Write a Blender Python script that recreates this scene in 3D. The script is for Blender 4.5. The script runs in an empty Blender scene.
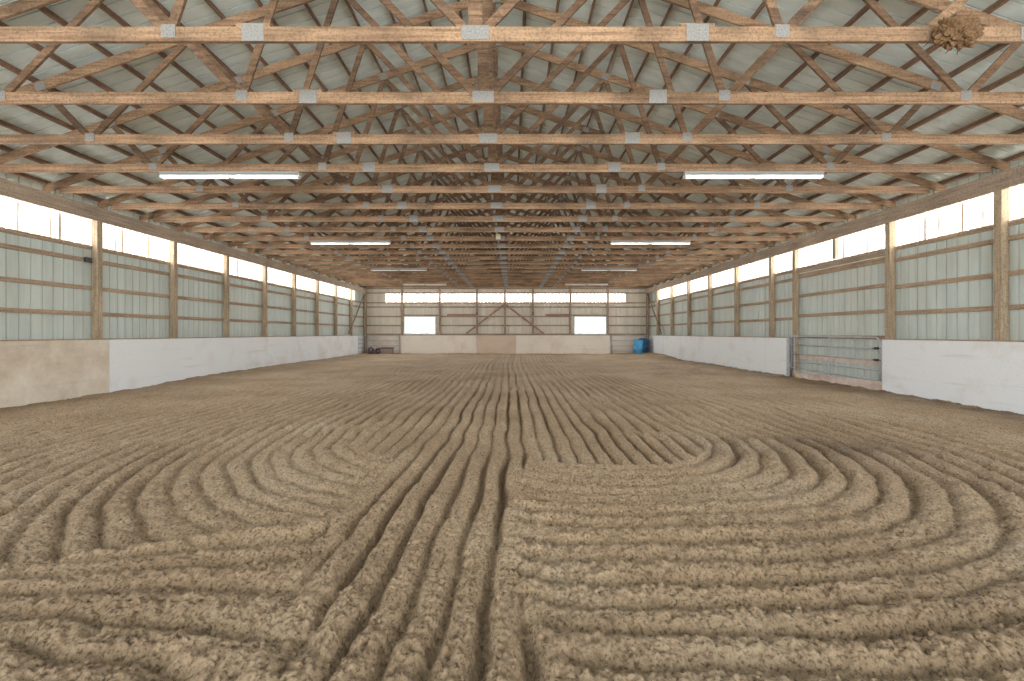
import bpy, bmesh, math, random
import numpy as np
from mathutils import Vector, Matrix

C = bpy.context.scene
COL = C.collection

# ------------------------------------------------------------------ camera, world, lights, exposure
cam_d = bpy.data.cameras.new('camera')
cam = bpy.data.objects.new('camera', cam_d)
COL.objects.link(cam)
cam.location = (0.0, 0.0, 1.35)
cam.rotation_euler = (math.pi / 2, 0, 0)
cam_d.sensor_width = 36.0
cam_d.lens = 465.0 / 1024.0 * 36.0
cam_d.shift_y = -7.5 / 1024.0
cam_d.clip_start = 0.05
cam_d.clip_end = 500
C.camera = cam

C.view_settings.view_transform = 'Standard'
C.view_settings.look = 'None'
C.view_settings.gamma = 1.0
C.view_settings.use_curve_mapping = False
C.view_settings.exposure = 1.28
C.cycles.sample_clamp_direct = 0.45     # keeps the bright strips from bleeding over the thin posts

SKY = 2.0            # overcast sky seen through the back windows
DOOR_W = 560.0      # daylight through the open doorway behind the camera
STRIP = 10.0          # backlit translucent strips under the eaves
TUBE = 12.0

w = bpy.data.worlds.new('world')
C.world = w
w.use_nodes = True
bg = w.node_tree.nodes['Background']
bg.inputs['Color'].default_value = (0.93, 0.97, 1.0, 1)
bg.inputs['Strength'].default_value = SKY

def area(name, loc, rot, sx, sy, power, col):
    d = bpy.data.lights.new(name, 'AREA')
    d.shape = 'RECTANGLE'
    d.size, d.size_y = sx, sy
    d.energy = power
    d.color = col
    o = bpy.data.objects.new(name, d)
    o.location = loc
    o.rotation_euler = rot
    COL.objects.link(o)
    return o

XL, XR = -9.5, 8.77          # inner faces of the kickboards
XC = (XL + XR) / 2           # centre line of the building
YB = 30.3                    # back wall, inner face of its kickboards
YF = -6.5                    # front end, behind the camera
area('doorway_daylight', (XC, YF + 0.05, 2.15), (math.pi / 2, 0, 0), 13.0, 4.1, DOOR_W, (0.99, 0.99, 0.98))

# ------------------------------------------------------------------ helpers
class MB:
    def __init__(self):
        self.v, self.f = [], []
    def add(self, vs, fs):
        n = len(self.v)
        self.v += [tuple(p) for p in vs]
        self.f += [tuple(i + n for i in f) for f in fs]
        return self
    def box(self, x0, x1, y0, y1, z0, z1):
        vs = [(x0, y0, z0), (x1, y0, z0), (x1, y1, z0), (x0, y1, z0), (x0, y0, z1), (x1, y0, z1), (x1, y1, z1), (x0, y1, z1)]
        return self.add(vs, [(0, 3, 2, 1), (4, 5, 6, 7), (0, 1, 5, 4), (1, 2, 6, 5), (2, 3, 7, 6), (3, 0, 4, 7)])
    def beam(self, a, b, wid, thk, nrm):
        """board from a to b; thk along nrm, wid across"""
        a, b, nrm = Vector(a), Vector(b), Vector(nrm).normalized()
        d = (b - a).normalized()
        s = nrm.cross(d).normalized()
        n = d.cross(s).normalized()
        vs = []
        for p in (a, b):
            for i, j in ((-1, -1), (1, -1), (1, 1), (-1, 1)):
                vs.append(p + s * (wid / 2 * i) + n * (thk / 2 * j))
        return self.add(vs, [(0, 3, 2, 1), (4, 5, 6, 7), (0, 1, 5, 4), (1, 2, 6, 5), (2, 3, 7, 6), (3, 0, 4, 7)])
    def prism(self, pts, y0, y1):
        n = len(pts)
        vs = [(p[0], y0, p[1]) for p in pts] + [(p[0], y1, p[1]) for p in pts]
        fs = [tuple(range(n)), tuple(range(2 * n - 1, n - 1, -1))]
        for i in range(n):
            j = (i + 1) % n
            fs.append((i, i + n, j + n, j))
        return self.add(vs, fs)
    def tube(self, pts, r, seg=8, caps=True):
        pts = [Vector(p) for p in pts]
        rings = []
        for i, p in enumerate(pts):
            d = (pts[min(i + 1, len(pts) - 1)] - pts[max(i - 1, 0)]).normalized()
            up = Vector((0, 0, 1)) if abs(d.z) < 0.9 else Vector((1, 0, 0))
            s = d.cross(up).normalized()
            t = s.cross(d)
            rr = r[i] if isinstance(r, (list, tuple)) else r
            rings.append([p + (s * math.cos(2 * math.pi * k / seg) + t * math.sin(2 * math.pi * k / seg)) * rr for k in range(seg)])
        vs = [q for ring in rings for q in ring]
        fs = []
        for i in range(len(rings) - 1):
            for k in range(seg):
                k2 = (k + 1) % seg
                fs.append((i * seg + k, i * seg + k2, (i + 1) * seg + k2, (i + 1) * seg + k))
        if caps:
            fs.append(tuple(range(seg))[::-1])
            fs.append(tuple(range((len(rings) - 1) * seg, len(rings) * seg)))
        return self.add(vs, fs)
    def lathe(self, prof, seg=32, c=(0, 0, 0)):
        vs, fs = [], []
        for r, z in prof:
            for k in range(seg):
                a = 2 * math.pi * k / seg
                vs.append((c[0] + r * math.cos(a), c[1] + r * math.sin(a), c[2] + z))
        for i in range(len(prof) - 1):
            for k in range(seg):
                k2 = (k + 1) % seg
                fs.append((i * seg + k, i * seg + k2, (i + 1) * seg + k2, (i + 1) * seg + k))
        fs.append(tuple(range(seg))[::-1])
        fs.append(tuple(range((len(prof) - 1) * seg, len(prof) * seg)))
        return self.add(vs, fs)
    def build(self, name, m, parent=None, bevel=0.0, smooth=False, fix=True):
        me = bpy.data.meshes.new(name)
        me.from_pydata(self.v, [], self.f)
        if bevel or fix:
            bm = bmesh.new()
            bm.from_mesh(me)
            if fix:
                bmesh.ops.recalc_face_normals(bm, faces=bm.faces)
            if bevel:
                bmesh.ops.bevel(bm, geom=[e for e in bm.edges if len(e.link_faces) == 2 and e.calc_face_angle(0) > 0.6],
                                offset=bevel, segments=2, affect='EDGES', profile=0.6)
            bm.to_mesh(me)
            bm.free()
        if smooth:
            me.polygons.foreach_set('use_smooth', [True] * len(me.polygons))
        me.materials.append(m)
        o = bpy.data.objects.new(name, me)
        COL.objects.link(o)
        if parent is not None:
            o.parent = parent
        return o

def tag(o, label=None, cat=None, group=None, kind=None):
    if label: o['label'] = label
    if cat: o['category'] = cat
    if group: o['group'] = group
    if kind: o['kind'] = kind
    return o

def thing(name, label, cat, loc=(0, 0, 0), group=None, rz=0.0):
    o = bpy.data.objects.new(name, None)
    o.empty_display_size = 0.2
    o.location = loc
    o.rotation_euler = (0, 0, rz)
    COL.objects.link(o)
    return tag(o, label, cat, group)

def copy_tree(o, parent=None):
    c = o.copy()
    COL.objects.link(c)
    c.parent = parent
    for ch in list(o.children):
        copy_tree(ch, c)
    return c

ORD = ['first', 'second', 'third', 'fourth', 'fifth', 'sixth', 'seventh', 'eighth', 'ninth', 'tenth', 'eleventh', 'twelfth',
       'thirteenth', 'fourteenth', 'fifteenth', 'sixteenth', 'seventeenth', 'eighteenth', 'nineteenth', 'twentieth', 'twenty-first', 'twenty-second']

# ------------------------------------------------------------------ materials
def srgb(r, g, b):
    f = lambda c: c / 12.92 if c <= 0.04045 else ((c + 0.055) / 1.055) ** 2.4
    return (f(r / 255), f(g / 255), f(b / 255), 1)

def mat(name):
    m = bpy.data.materials.new(name)
    m.use_nodes = True
    nt = m.node_tree
    b = nt.nodes['Principled BSDF']
    return m, nt, nt.nodes, nt.links, b

def noise_node(nt, scale, detail=4, rough=0.55, vec=None, stretch=None):
    n = nt.nodes.new('ShaderNodeTexNoise')
    n.inputs['Scale'].default_value = scale
    n.inputs['Detail'].default_value = detail
    n.inputs['Roughness'].default_value = rough
    g = nt.nodes.new('ShaderNodeNewGeometry')
    if stretch:
        mp = nt.nodes.new('ShaderNodeMapping')
        mp.inputs['Scale'].default_value = stretch
        nt.links.new(g.outputs['Position'], mp.inputs['Vector'])
        nt.links.new(mp.outputs['Vector'], n.inputs['Vector'])
    else:
        nt.links.new(g.outputs['Position'], n.inputs['Vector'])
    return n

def ramp(nt, src, stops):
    r = nt.nodes.new('ShaderNodeValToRGB')
    els = r.color_ramp.elements
    while len(els) < len(stops):
        els.new(0.5)
    for e, (p, c) in zip(els, stops):
        e.position = p
        e.color = c
    nt.links.new(src, r.inputs['Fac'])
    return r

def mixc(nt, fac, a, b, mode='MIX'):
    m = nt.nodes.new('ShaderNodeMix')
    m.data_type = 'RGBA'
    m.blend_type = mode
    if isinstance(fac, float): m.inputs['Factor'].default_value = fac
    else: nt.links.new(fac, m.inputs['Factor'])
    for sock, v in ((m.inputs[6], a), (m.inputs[7], b)):
        if isinstance(v, tuple): sock.default_value = v
        else: nt.links.new(v, sock)
    return m.outputs[2]

def wood(name, light, dark, axis, rough=0.85, blotch=0.5):
    """sawn timber, grain running along the given axis"""
    m, nt, N, L, b = mat(name)
    st = {'x': (0.6, 14, 14), 'y': (14, 0.6, 14), 'z': (14, 14, 0.6)}[axis]
    n1 = noise_node(nt, 2.0, 5, 0.65, stretch=st)
    r1 = ramp(nt, n1.outputs['Fac'], [(0.32, dark), (0.62, light)])
    n2 = noise_node(nt, 1.3, 4, 0.6)
    r2 = ramp(nt, n2.outputs['Fac'], [(0.35, (1 - blotch * 0.45,) * 3 + (1,)), (0.6, (1, 1, 1, 1))])
    n3 = noise_node(nt, 34.0, 3, 0.7)
    r3 = ramp(nt, n3.outputs['Fac'], [(0.38, (0.50, 0.46, 0.42, 1)), (0.52, (1, 1, 1, 1))])
    c = mixc(nt, 1.0, r1.outputs['Color'], r2.outputs['Color'], 'MULTIPLY')
    c = mixc(nt, 0.7, c, r3.outputs['Color'], 'MULTIPLY')
    L.new(c, b.inputs['Base Color'])
    b.inputs['Roughness'].default_value = rough
    bp = N.new('ShaderNodeBump')
    bp.inputs['Strength'].default_value = 0.25
    bp.inputs['Distance'].default_value = 0.004
    L.new(n1.outputs['Fac'], bp.inputs['Height'])
    L.new(bp.outputs['Normal'], b.inputs['Normal'])
    return m

def plain(name, col, rough=0.6, metal=0.0, var=0.12, scale=3.0):
    m, nt, N, L, b = mat(name)
    n = noise_node(nt, scale, 5, 0.6)
    d = tuple(c * (1 - var * 2) for c in col[:3]) + (1,)
    r = ramp(nt, n.outputs['Fac'], [(0.3, d), (0.6, col)])
    L.new(r.outputs['Color'], b.inputs['Base Color'])
    b.inputs['Roughness'].default_value = rough
    b.inputs['Metallic'].default_value = metal
    return m

def sheet_mat(name, col, axis):
    """painted ribbed steel, dusty, faint drips along the fall of the sheet"""
    m, nt, N, L, b = mat(name)
    st = {'z': (5, 5, 0.35), 'x': (0.35, 5, 5)}[axis]
    n1 = noise_node(nt, 1.0, 4, 0.6, stretch=st)
    d = tuple(c * 0.82 for c in col[:3]) + (1,)
    r1 = ramp(nt, n1.outputs['Fac'], [(0.3, d), (0.6, col)])
    n2 = noise_node(nt, 0.8, 5, 0.6)
    r2 = ramp(nt, n2.outputs['Fac'], [(0.4, (1, 1, 1, 1)), (0.7, (0.93, 0.88, 0.80, 1))])
    c = mixc(nt, 0.8, r1.outputs['Color'], r2.outputs['Color'], 'MULTIPLY')
    L.new(c, b.inputs['Base Color'])
    b.inputs['Roughness'].default_value = 0.5
    b.inputs['Specular IOR Level'].default_value = 0.35
    return m

def panel_mat(name, col, stain, amount=0.5, scale=0.9, planks=True):
    """painted kickboard: faint plank joints, scuffs and dirt"""
    m, nt, N, L, b = mat(name)
    n1 = noise_node(nt, scale, 6, 0.65)
    r1 = ramp(nt, n1.outputs['Fac'], [(0.62 - amount * 0.25, col), (0.82, stain)])
    n2 = noise_node(nt, 1.0, 4, 0.6, stretch=(0.5, 0.5, 9))
    r2 = ramp(nt, n2.outputs['Fac'], [(0.28, (0.86, 0.86, 0.86, 1)), (0.42, (1, 1, 1, 1))])
    c = mixc(nt, 1.0, r1.outputs['Color'], r2.outputs['Color'], 'MULTIPLY')
    n3 = noise_node(nt, 22.0, 3, 0.7)
    r3 = ramp(nt, n3.outputs['Fac'], [(0.30, (0.72, 0.68, 0.62, 1)), (0.38, (1, 1, 1, 1))])
    c = mixc(nt, 0.8, c, r3.outputs['Color'], 'MULTIPLY')
    L.new(c, b.inputs['Base Color'])
    b.inputs['Roughness'].default_value = 0.55
    return m

M = {}
M['truss'] = wood('truss_timber', srgb(178, 146, 115), srgb(126, 96, 70), 'x', blotch=1.0)
M['truss_web'] = wood('truss_web_timber', srgb(144, 114, 88), srgb(90, 68, 50), 'x', blotch=1.0)
M['purlin'] = wood('purlin_timber', srgb(150, 118, 94), srgb(104, 80, 62), 'y', blotch=0.8)
M['post'] = wood('post_timber', srgb(190, 172, 146), srgb(146, 126, 102), 'z')
M['header'] = wood('header_timber', srgb(182, 164, 144), srgb(142, 124, 106), 'y')
M['girt'] = wood('girt_timber', srgb(186, 162, 136), srgb(142, 120, 98), 'y')
M['girt_x'] = wood('girt_timber_back', srgb(176, 154, 134), srgb(136, 118, 102), 'x')
M['red_board'] = wood('red_brown_board', srgb(176, 144, 126), srgb(144, 112, 96), 'x')
M['siding'] = sheet_mat('wall_sheet', srgb(198, 208, 204), 'z')
M['siding_back'] = sheet_mat('wall_sheet_back', srgb(210, 204, 192), 'z')
M['roof'] = sheet_mat('roof_sheet', srgb(220, 234, 235), 'x')
M['kick_white'] = panel_mat('white_painted_board', srgb(234, 238, 243), srgb(212, 206, 196), 0.4)
M['kick_dirty'] = panel_mat('scuffed_beige_board', srgb(226, 218, 204), srgb(176, 154, 130), 1.0, 1.2)
M['kick_cream'] = panel_mat('cream_board', srgb(222, 212, 200), srgb(196, 180, 162), 0.5)
M['kick_tan'] = panel_mat('tan_board', srgb(200, 180, 160), srgb(178, 154, 132), 0.6)
M['plank_pink'] = panel_mat('weathered_plank', srgb(216, 204, 196), srgb(170, 130, 108), 0.9, 3.0)
M['plate'] = plain('galvanised_plate', srgb(152, 150, 146), 0.55, 0.2, 0.25, 60)
M['galv'] = plain('galvanised_tube', srgb(182, 188, 194), 0.45, 0.15, 0.15, 12)
M['dark_metal'] = plain('dark_metal', srgb(60, 58, 58), 0.5, 0.3)
M['white_enamel'] = plain('white_enamel', srgb(205, 206, 204), 0.5, 0.0, 0.06)
M['grey_enamel'] = plain('grey_enamel', srgb(150, 152, 152), 0.6, 0.0, 0.06)
M['grey_block'] = wood('cool_lit_block', srgb(176, 174, 164), srgb(136, 134, 126), 'z')  # cool light on the bearing blocks is put into their grey
M['nest'] = plain('straw_and_mud', srgb(122, 92, 62), 0.95, 0.0, 0.4, 40)
M['beige_plastic'] = plain('beige_plastic', srgb(214, 206, 176), 0.5, 0.0, 0.05)
M['rubber'] = plain('old_rubber', srgb(98, 84, 86), 0.8, 0.0, 0.2, 14)
M['crate'] = plain('faded_brown_crate', srgb(150, 128, 118), 0.8, 0.0, 0.15, 6)
M['blue_drum'] = plain('blue_plastic', srgb(84, 166, 220), 0.45, 0.0, 0.1)
M['dark_blue_drum'] = plain('dark_blue_plastic', srgb(52, 104, 150), 0.5, 0.0, 0.1)
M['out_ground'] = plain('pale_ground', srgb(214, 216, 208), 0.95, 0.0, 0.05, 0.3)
M['tree'] = plain('hazy_foliage', srgb(214, 222, 224), 0.95, 0.0, 0.15, 2.0)  # distance haze put into the pale leaf colour
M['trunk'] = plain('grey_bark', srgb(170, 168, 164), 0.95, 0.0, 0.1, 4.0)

m, nt, N, L, b = mat('window_glass')
N.remove(b)
tr = N.new('ShaderNodeBsdfTransparent')
gl = N.new('ShaderNodeBsdfGlossy')
gl.inputs['Roughness'].default_value = 0.03
mx = N.new('ShaderNodeMixShader')
mx.inputs['Fac'].default_value = 0.06
L.new(tr.outputs[0], mx.inputs[1]); L.new(gl.outputs[0], mx.inputs[2])
L.new(mx.outputs[0], N['Material Output'].inputs['Surface'])
M['glass'] = m

def emit(name, col, s):
    m, nt, N, L, b = mat(name)
    b.inputs['Base Color'].default_value = col
    b.inputs['Emission Color'].default_value = col
    b.inputs['Emission Strength'].default_value = s
    return m
M['tube'] = emit('lit_tube', (1.0, 0.98, 0.95, 1), TUBE)
M['tube_dim'] = emit('faint_tube', (0.80, 0.76, 0.68, 1), 0.12)  # unlit tubes, with a slight glow added to keep them pale

# backlit translucent strips: milky ribbed plastic with stains; the ribs and laps let less light through
for key, ax in (('strip', 'Y'), ('strip_x', 'X')):
    m, nt, N, L, b = mat('translucent_' + key)
    n1 = noise_node(nt, 1.0, 5, 0.65, stretch=(7, 7, 1.2))
    r1 = ramp(nt, n1.outputs['Fac'], [(0.22, (0.026, 0.023, 0.020, 1)), (0.41, (0.044, 0.041, 0.037, 1)), (0.46, (0.5, 0.5, 0.5, 1)), (0.52, (0.98, 0.99, 0.98, 1))])
    g = N.new('ShaderNodeNewGeometry'); sp = N.new('ShaderNodeSeparateXYZ')
    L.new(g.outputs['Position'], sp.inputs[0])
    mt = N.new('ShaderNodeMath'); mt.operation = 'PINGPONG'; mt.inputs[1].default_value = 0.2286 / 2
    ad = N.new('ShaderNodeMath'); ad.inputs[1].default_value = 0.06
    L.new(sp.outputs[ax], ad.inputs[0]); L.new(ad.outputs[0], mt.inputs[0])
    rl = ramp(nt, mt.outputs[0], [(0.0, (0.016, 0.0135, 0.011, 1)), (0.012, (0.017, 0.0145, 0.012, 1)), (0.018, (1, 1, 1, 1))])
    L.new(mixc(nt, 1.0, r1.outputs['Color'], rl.outputs['Color'], 'MULTIPLY'), b.inputs['Emission Color'])
    b.inputs['Base Color'].default_value = (0.8, 0.78, 0.72, 1)
    b.inputs['Emission Strength'].default_value = STRIP
    M[key] = m

# raked sand
m, nt, N, L, b = mat('arena_sand')
n1 = noise_node(nt, 0.55, 5, 0.6)
r1 = ramp(nt, n1.outputs['Fac'], [(0.34, srgb(166, 141, 112)), (0.52, srgb(184, 160, 131)), (0.70, srgb(196, 177, 152))])
n2 = noise_node(nt, 55.0, 5, 0.7)
r2 = ramp(nt, n2.outputs['Fac'], [(0.37, (0.30, 0.25, 0.20, 1)), (0.49, (0.95, 0.93, 0.90, 1)), (0.66, (1.25, 1.25, 1.25, 1))])
c = mixc(nt, 1.0, r1.outputs['Color'], r2.outputs['Color'], 'MULTIPLY')
va = N.new('ShaderNodeAttribute'); va.attribute_name = 'damp'
c = mixc(nt, va.outputs['Fac'], c, mixc(nt, 1.0, c, (0.50, 0.46, 0.42, 1), 'MULTIPLY'))
L.new(c, b.inputs['Base Color'])
b.inputs['Roughness'].default_value = 0.66
b.inputs['Specular IOR Level'].default_value = 0.4
n3 = noise_node(nt, 1.0, 8, 0.85, stretch=(42, 26, 26))
bp = N.new('ShaderNodeBump')
bp.inputs['Strength'].default_value = 1.0
bp.inputs['Distance'].default_value = 0.045
L.new(n3.outputs['Fac'], bp.inputs['Height'])
L.new(bp.outputs['Normal'], b.inputs['Normal'])
M['sand'] = m

# ------------------------------------------------------------------ floor of raked sand
def hash2(ix, iy, seed):
    h = (ix.astype(np.int64) * 374761393 + iy.astype(np.int64) * 668265263 + seed * 974634777) & 0xFFFFFFFF
    h = ((h ^ (h >> 13)) * 1274126177) & 0xFFFFFFFF
    h = (h ^ (h >> 16)) & 0xFFFF
    return h / 65535.0

def vnoise(x, y, seed=0):
    ix, iy = np.floor(x), np.floor(y)
    fx, fy = x - ix, y - iy
    u, v = fx * fx * (3 - 2 * fx), fy * fy * (3 - 2 * fy)
    a, b_ = hash2(ix, iy, seed), hash2(ix + 1, iy, seed)
    c_, d_ = hash2(ix, iy + 1, seed), hash2(ix + 1, iy + 1, seed)
    return (a + (b_ - a) * u) * (1 - v) + (c_ + (d_ - c_) * u) * v - 0.5

def sstep(a, b_, x):
    t = np.clip((x - a) / (b_ - a), 0, 1)
    return t * t * (3 - 2 * t)

def ridges(phi, lam, wid=0.040, brk=1.0):
    p = phi / lam
    i = np.floor(p)
    t = p - i
    d = np.minimum(t, 1 - t) * lam
    amp = 0.65 + 0.7 * hash2(np.floor(p + 0.5), i * 0 + 7, 3)        # each groove has its own depth
    g = amp * np.exp(-(d / wid) ** 2)
    g = g * np.clip(1 - 0.25 * brk + 1.5 * brk * vnoise(i * 3.7 + phi * 0 + BRK, i * 1.3 + BRK2, 23), 0.1, 1.5)
    return 1.0 - g + 0.18 * np.sin(np.pi * t) + 0.15 * hash2(i, i * 0 + 3, 8) * np.sin(np.pi * t)

def floor_height(X, Y):
    global BRK, BRK2
    BRK, BRK2 = X * 1.7, Y * 1.7
    n1 = vnoise(X * 1.1, Y * 1.1, 6)
    n3 = vnoise(X * 2.6, Y * 2.6, 1)
    n9 = vnoise(X * 8, Y * 8, 2)
    wob = 0.05 * n1 + 0.045 * n3 + 0.022 * n9
    lam = 0.20
    # straight passes along the hall, drifting a little
    drift = 0.16 * vnoise(X * 0.25, Y * 0.16, 5) + 0.10 * np.sin(Y * 0.33 + 1.0) * sstep(6, 12, Y)
    hB = ridges(X + 0.9 + drift + wob, lam, 0.034, 0.3) * 1.0
    # left turn: a U about (-0.9, 6.3)
    dy = np.minimum(Y - 6.3, 0) * 0.85
    rL = np.sqrt((X + 0.9) ** 2 + dy ** 2)
    hL = ridges(-rL + drift + wob * 1.3, lam, 0.036, 0.5)
    inL = sstep(0.95, 1.1, rL + 0.1 * n3)
    hL = hL * inL + hB * (1 - inL)
    bL = np.interp(Y, [0, 1.8, 3.36, 5.0, 6.4], [-0.45, -0.76, -1.22, -1.25, -0.9])
    # cross passes in the near left corner
    sl = (Y - 2.5) * 0.5
    hS = ridges(Y - sl * (X + 1.9) + wob * 1.8, 0.25, 0.05)
    bS = 3.25 + 0.38 * (X + 1.7) + 0.06 * (X + 1.7) ** 2
    # right turn about (1.1, 6.1)
    p = 2.3
    dyr = np.abs(np.minimum(Y - 6.1, 0))
    rR = (np.abs(X - 1.1) ** p + dyr ** p) ** (1 / p)
    hR = ridges(rR + drift + wob * 1.5, 0.235, 0.045, 0.6)
    bR = np.interp(Y, [0, 1.8, 2.77, 4.27, 5.4, 6.4], [0.42, 0.20, -0.05, 0.02, 0.24, 0.4])
    e = 0.06
    wob2 = 0.16 * n1 + 0.12 * n3 + 0.05 * n9
    kL = 1 - sstep(-e, e, X - bL + wob2)
    kR = sstep(-e, e, X - bR + wob2)
    kS = 1 - sstep(-e, e, Y - bS + 0.6 * wob2)
    kL2 = 1 - sstep(-0.28, 0.10, X - bL + 1.5 * wob2)
    kL = kL * (1 - kS) + kL2 * kS
    near = 1 - sstep(6.2, 6.6, Y)
    near0 = 1 - sstep(8.0, 12.0, Y + 2.0 * n1)
    inner = sstep(1.18, 1.30, rR + 0.08 * n3)
    right = hB * (1 - inner) + hR * inner
    left = hL * (1 - kS) + hS * kS
    hC = hB * 1.2 - 0.2
    h = hC * (1 - kL - kR) + left * kL + right * kR
    far = np.where(X < -0.9, hL, hB)
    far = far * (1 - near0) + np.where(X > 1.1, hR, far) * near0
    h = h * near + far * (1 - near)
    A = 0.066 * (1 - 0.40 * sstep(5, 16, Y)) * (0.9 + 0.7 * vnoise(X * 0.7, Y * 0.7, 9))
    A = A * (1 - 0.35 * kL * near * (1 - kS))
    A = A * (1 - 0.75 * sstep(7.6, 8.6, np.abs(X - XC)))
    h = h * A
    # pushed-up berms where passes overlap
    h += near * 0.022 * (np.exp(-((X - bL + wob2) / 0.08) ** 2) + np.exp(-((X - bR + wob2) / 0.08) ** 2))
    h += kL * 0.03 * np.exp(-((Y - bS + 0.6 * wob2) / 0.07) ** 2)
    # clods and crumbs
    ds = 1.0 / (1.0 + 0.12 * np.maximum(Y - 2, 0))
    patch = np.clip(0.55 + 1.6 * vnoise(X * 1.5, Y * 1.5, 17), 0, 1.4)
    h += 0.050 * (0.25 - np.abs(vnoise(X * 9, Y * 9, 11))) * patch
    h -= 0.050 * np.abs(vnoise(X * 19, Y * 19, 12)) * ds
    h -= 0.036 * np.abs(vnoise(X * 36 + 5, Y * 27, 19)) * ds
    h += 0.018 * vnoise(X * 50, Y * 42, 13) * ds
    h += 0.03 * vnoise(X * 0.9, Y * 0.9, 14) + 0.05 * vnoise(X * 0.3, Y * 0.25, 15)
    # banks against the walls
    dl = np.abs(X - XL); dr = np.abs(XR - X); db = np.abs(YB - Y)
    h += 0.11 * np.exp(-dl / 0.9) * sstep(11, 15, Y)
    h += 0.17 * np.exp(-dr / 1.2) * sstep(23, 28, Y) + 0.05 * np.exp(-dr / 0.6)
    h += 0.05 * np.exp(-db / 0.8)
    edge = np.exp(-np.minimum(np.minimum(dl, dr), db) / 0.35)
    h += edge * 0.05 * vnoise(X * 5, Y * 5, 21)
    return h - 0.075

xs = [0.0]
while xs[-1] < 9.9:
    a = xs[-1]
    xs.append(a + min(max(0.0085, 0.0085 + (a - 2.4) * 0.0042), 0.036))
xs = np.array(sorted(set([-v for v in xs] + xs)))
xs = xs[(xs > XL - 0.30) & (xs < XR + 0.35)]
ys = [YF]
while ys[-1] < YB + 0.35:
    a = ys[-1]
    ys.append(a + (0.09 if a < 0.8 else min(max(0.0085, 0.0040 * a), 0.07)))
ys = np.array(ys)
GX, GY = np.meshgrid(xs, ys)
GZ = floor_height(GX, GY)
nx, ny = len(xs), len(ys)
co = np.stack([GX.ravel(), GY.ravel(), GZ.ravel()], 1).astype(np.float32)
idx = np.arange(nx * ny).reshape(ny, nx)
quads = np.stack([idx[:-1, :-1], idx[:-1, 1:], idx[1:, 1:], idx[1:, :-1]], -1).reshape(-1, 4).astype(np.int32)
me = bpy.data.meshes.new('floor')
me.vertices.add(len(co)); me.vertices.foreach_set('co', co.ravel())
me.loops.add(quads.size); me.loops.foreach_set('vertex_index', quads.ravel())
me.polygons.add(len(quads))
me.polygons.foreach_set('loop_start', np.arange(0, quads.size, 4, dtype=np.int32))
me.polygons.foreach_set('loop_total', np.full(len(quads), 4, dtype=np.int32))
me.update(calc_edges=True)
me.polygons.foreach_set('use_smooth', np.ones(len(quads), dtype=bool))
# damp, dark patches of sand
X, Y = GX, GY
damp = 0.95 * np.exp(-(((X - 3.2) / 1.0) ** 2 + ((Y - 5.5) / 0.55) ** 2)) + 0.6 * np.exp(-(((X - 4.3) / 0.7) ** 2 + ((Y - 5.6) / 0.5) ** 2))
damp += 1.5 * np.exp(-(XR - X) / 0.65) * (0.7 + vnoise(X * 0.4, Y * 0.4, 33)) + 0.4 * np.exp(-(X - XL) / 0.5)
damp += 0.8 * np.exp(-(((X - 6.2) / 1.6) ** 2 + ((Y - 17.5) / 4.0) ** 2)) * (0.6 + 1.2 * vnoise(X * 1.2, Y * 0.5, 34))
damp += 0.35 * np.exp(-(((X - 0.05) / 0.15) ** 2 + ((Y - 7.4) / 1.0) ** 2))
damp = np.clip(damp * (0.75 + 1.3 * vnoise(X * 4, Y * 4, 31)), 0, 1)
at = me.attributes.new('damp', 'FLOAT', 'POINT')
at.data.foreach_set('value', damp.ravel().astype(np.float32))
me.materials.append(M['sand'])
fl = bpy.data.objects.new('floor', me)
COL.objects.link(fl)
tag(fl, kind='structure')

# loose crumbs of sand thrown up by the rake
rng = np.random.default_rng(11)
NC = 15000
cy_ = 1.5 * np.exp(rng.random(NC) * math.log(9.0 / 1.5))
cx_ = (rng.random(NC) * 2 - 1) * (1.2 * cy_ + 0.2)
keep = (cx_ > XL + 0.1) & (cx_ < XR - 0.1)
cx_, cy_ = cx_[keep], cy_[keep]
cl = vnoise(cx_ * 1.5, cy_ * 1.5, 17) + 0.5 * vnoise(cx_ * 5, cy_ * 5, 51)
keep = rng.random(len(cx_)) < np.clip(0.5 + 1.6 * cl, 0.05, 1)
cx_, cy_ = cx_[keep], cy_[keep]
cz_ = floor_height(cx_, cy_)
bm = bmesh.new()
bmesh.ops.create_icosphere(bm, subdivisions=1, radius=1.0)
bv = np.array([v.co[:] for v in bm.verts]); bf = np.array([[v.index for v in f.verts] for f in bm.faces])
bm.free()
n_ = len(cx_)
rad = 0.004 + 0.011 * rng.random(n_) ** 2.5
sc = rad[:, None, None] * (0.55 + 0.9 * rng.random((n_, len(bv), 1))) * np.array([1, 1, 0.8]) * (0.7 + 0.6 * rng.random((n_, 1, 3)))
vv = bv[None] * sc + np.stack([cx_, cy_, cz_ + rad * 0.3], 1)[:, None, :]
ff = bf[None] + (np.arange(n_) * len(bv))[:, None, None]
me = bpy.data.meshes.new('sand_crumbs')
me.vertices.add(n_ * len(bv)); me.vertices.foreach_set('co', vv.astype(np.float32).ravel())
me.loops.add(ff.size); me.loops.foreach_set('vertex_index', ff.astype(np.int32).ravel())
npoly = ff.size // 3
me.polygons.add(npoly)
me.polygons.foreach_set('loop_start', np.arange(0, ff.size, 3, dtype=np.int32))
me.polygons.foreach_set('loop_total', np.full(npoly, 3, dtype=np.int32))
me.update(calc_edges=True)
me.polygons.foreach_set('use_smooth', np.ones(npoly, dtype=bool))
me.materials.append(M['sand'])
o = bpy.data.objects.new('sand_crumbs', me)
COL.objects.link(o)
tag(o, 'loose crumbs of tan sand scattered over the raked floor', 'sand', kind='stuff')

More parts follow.
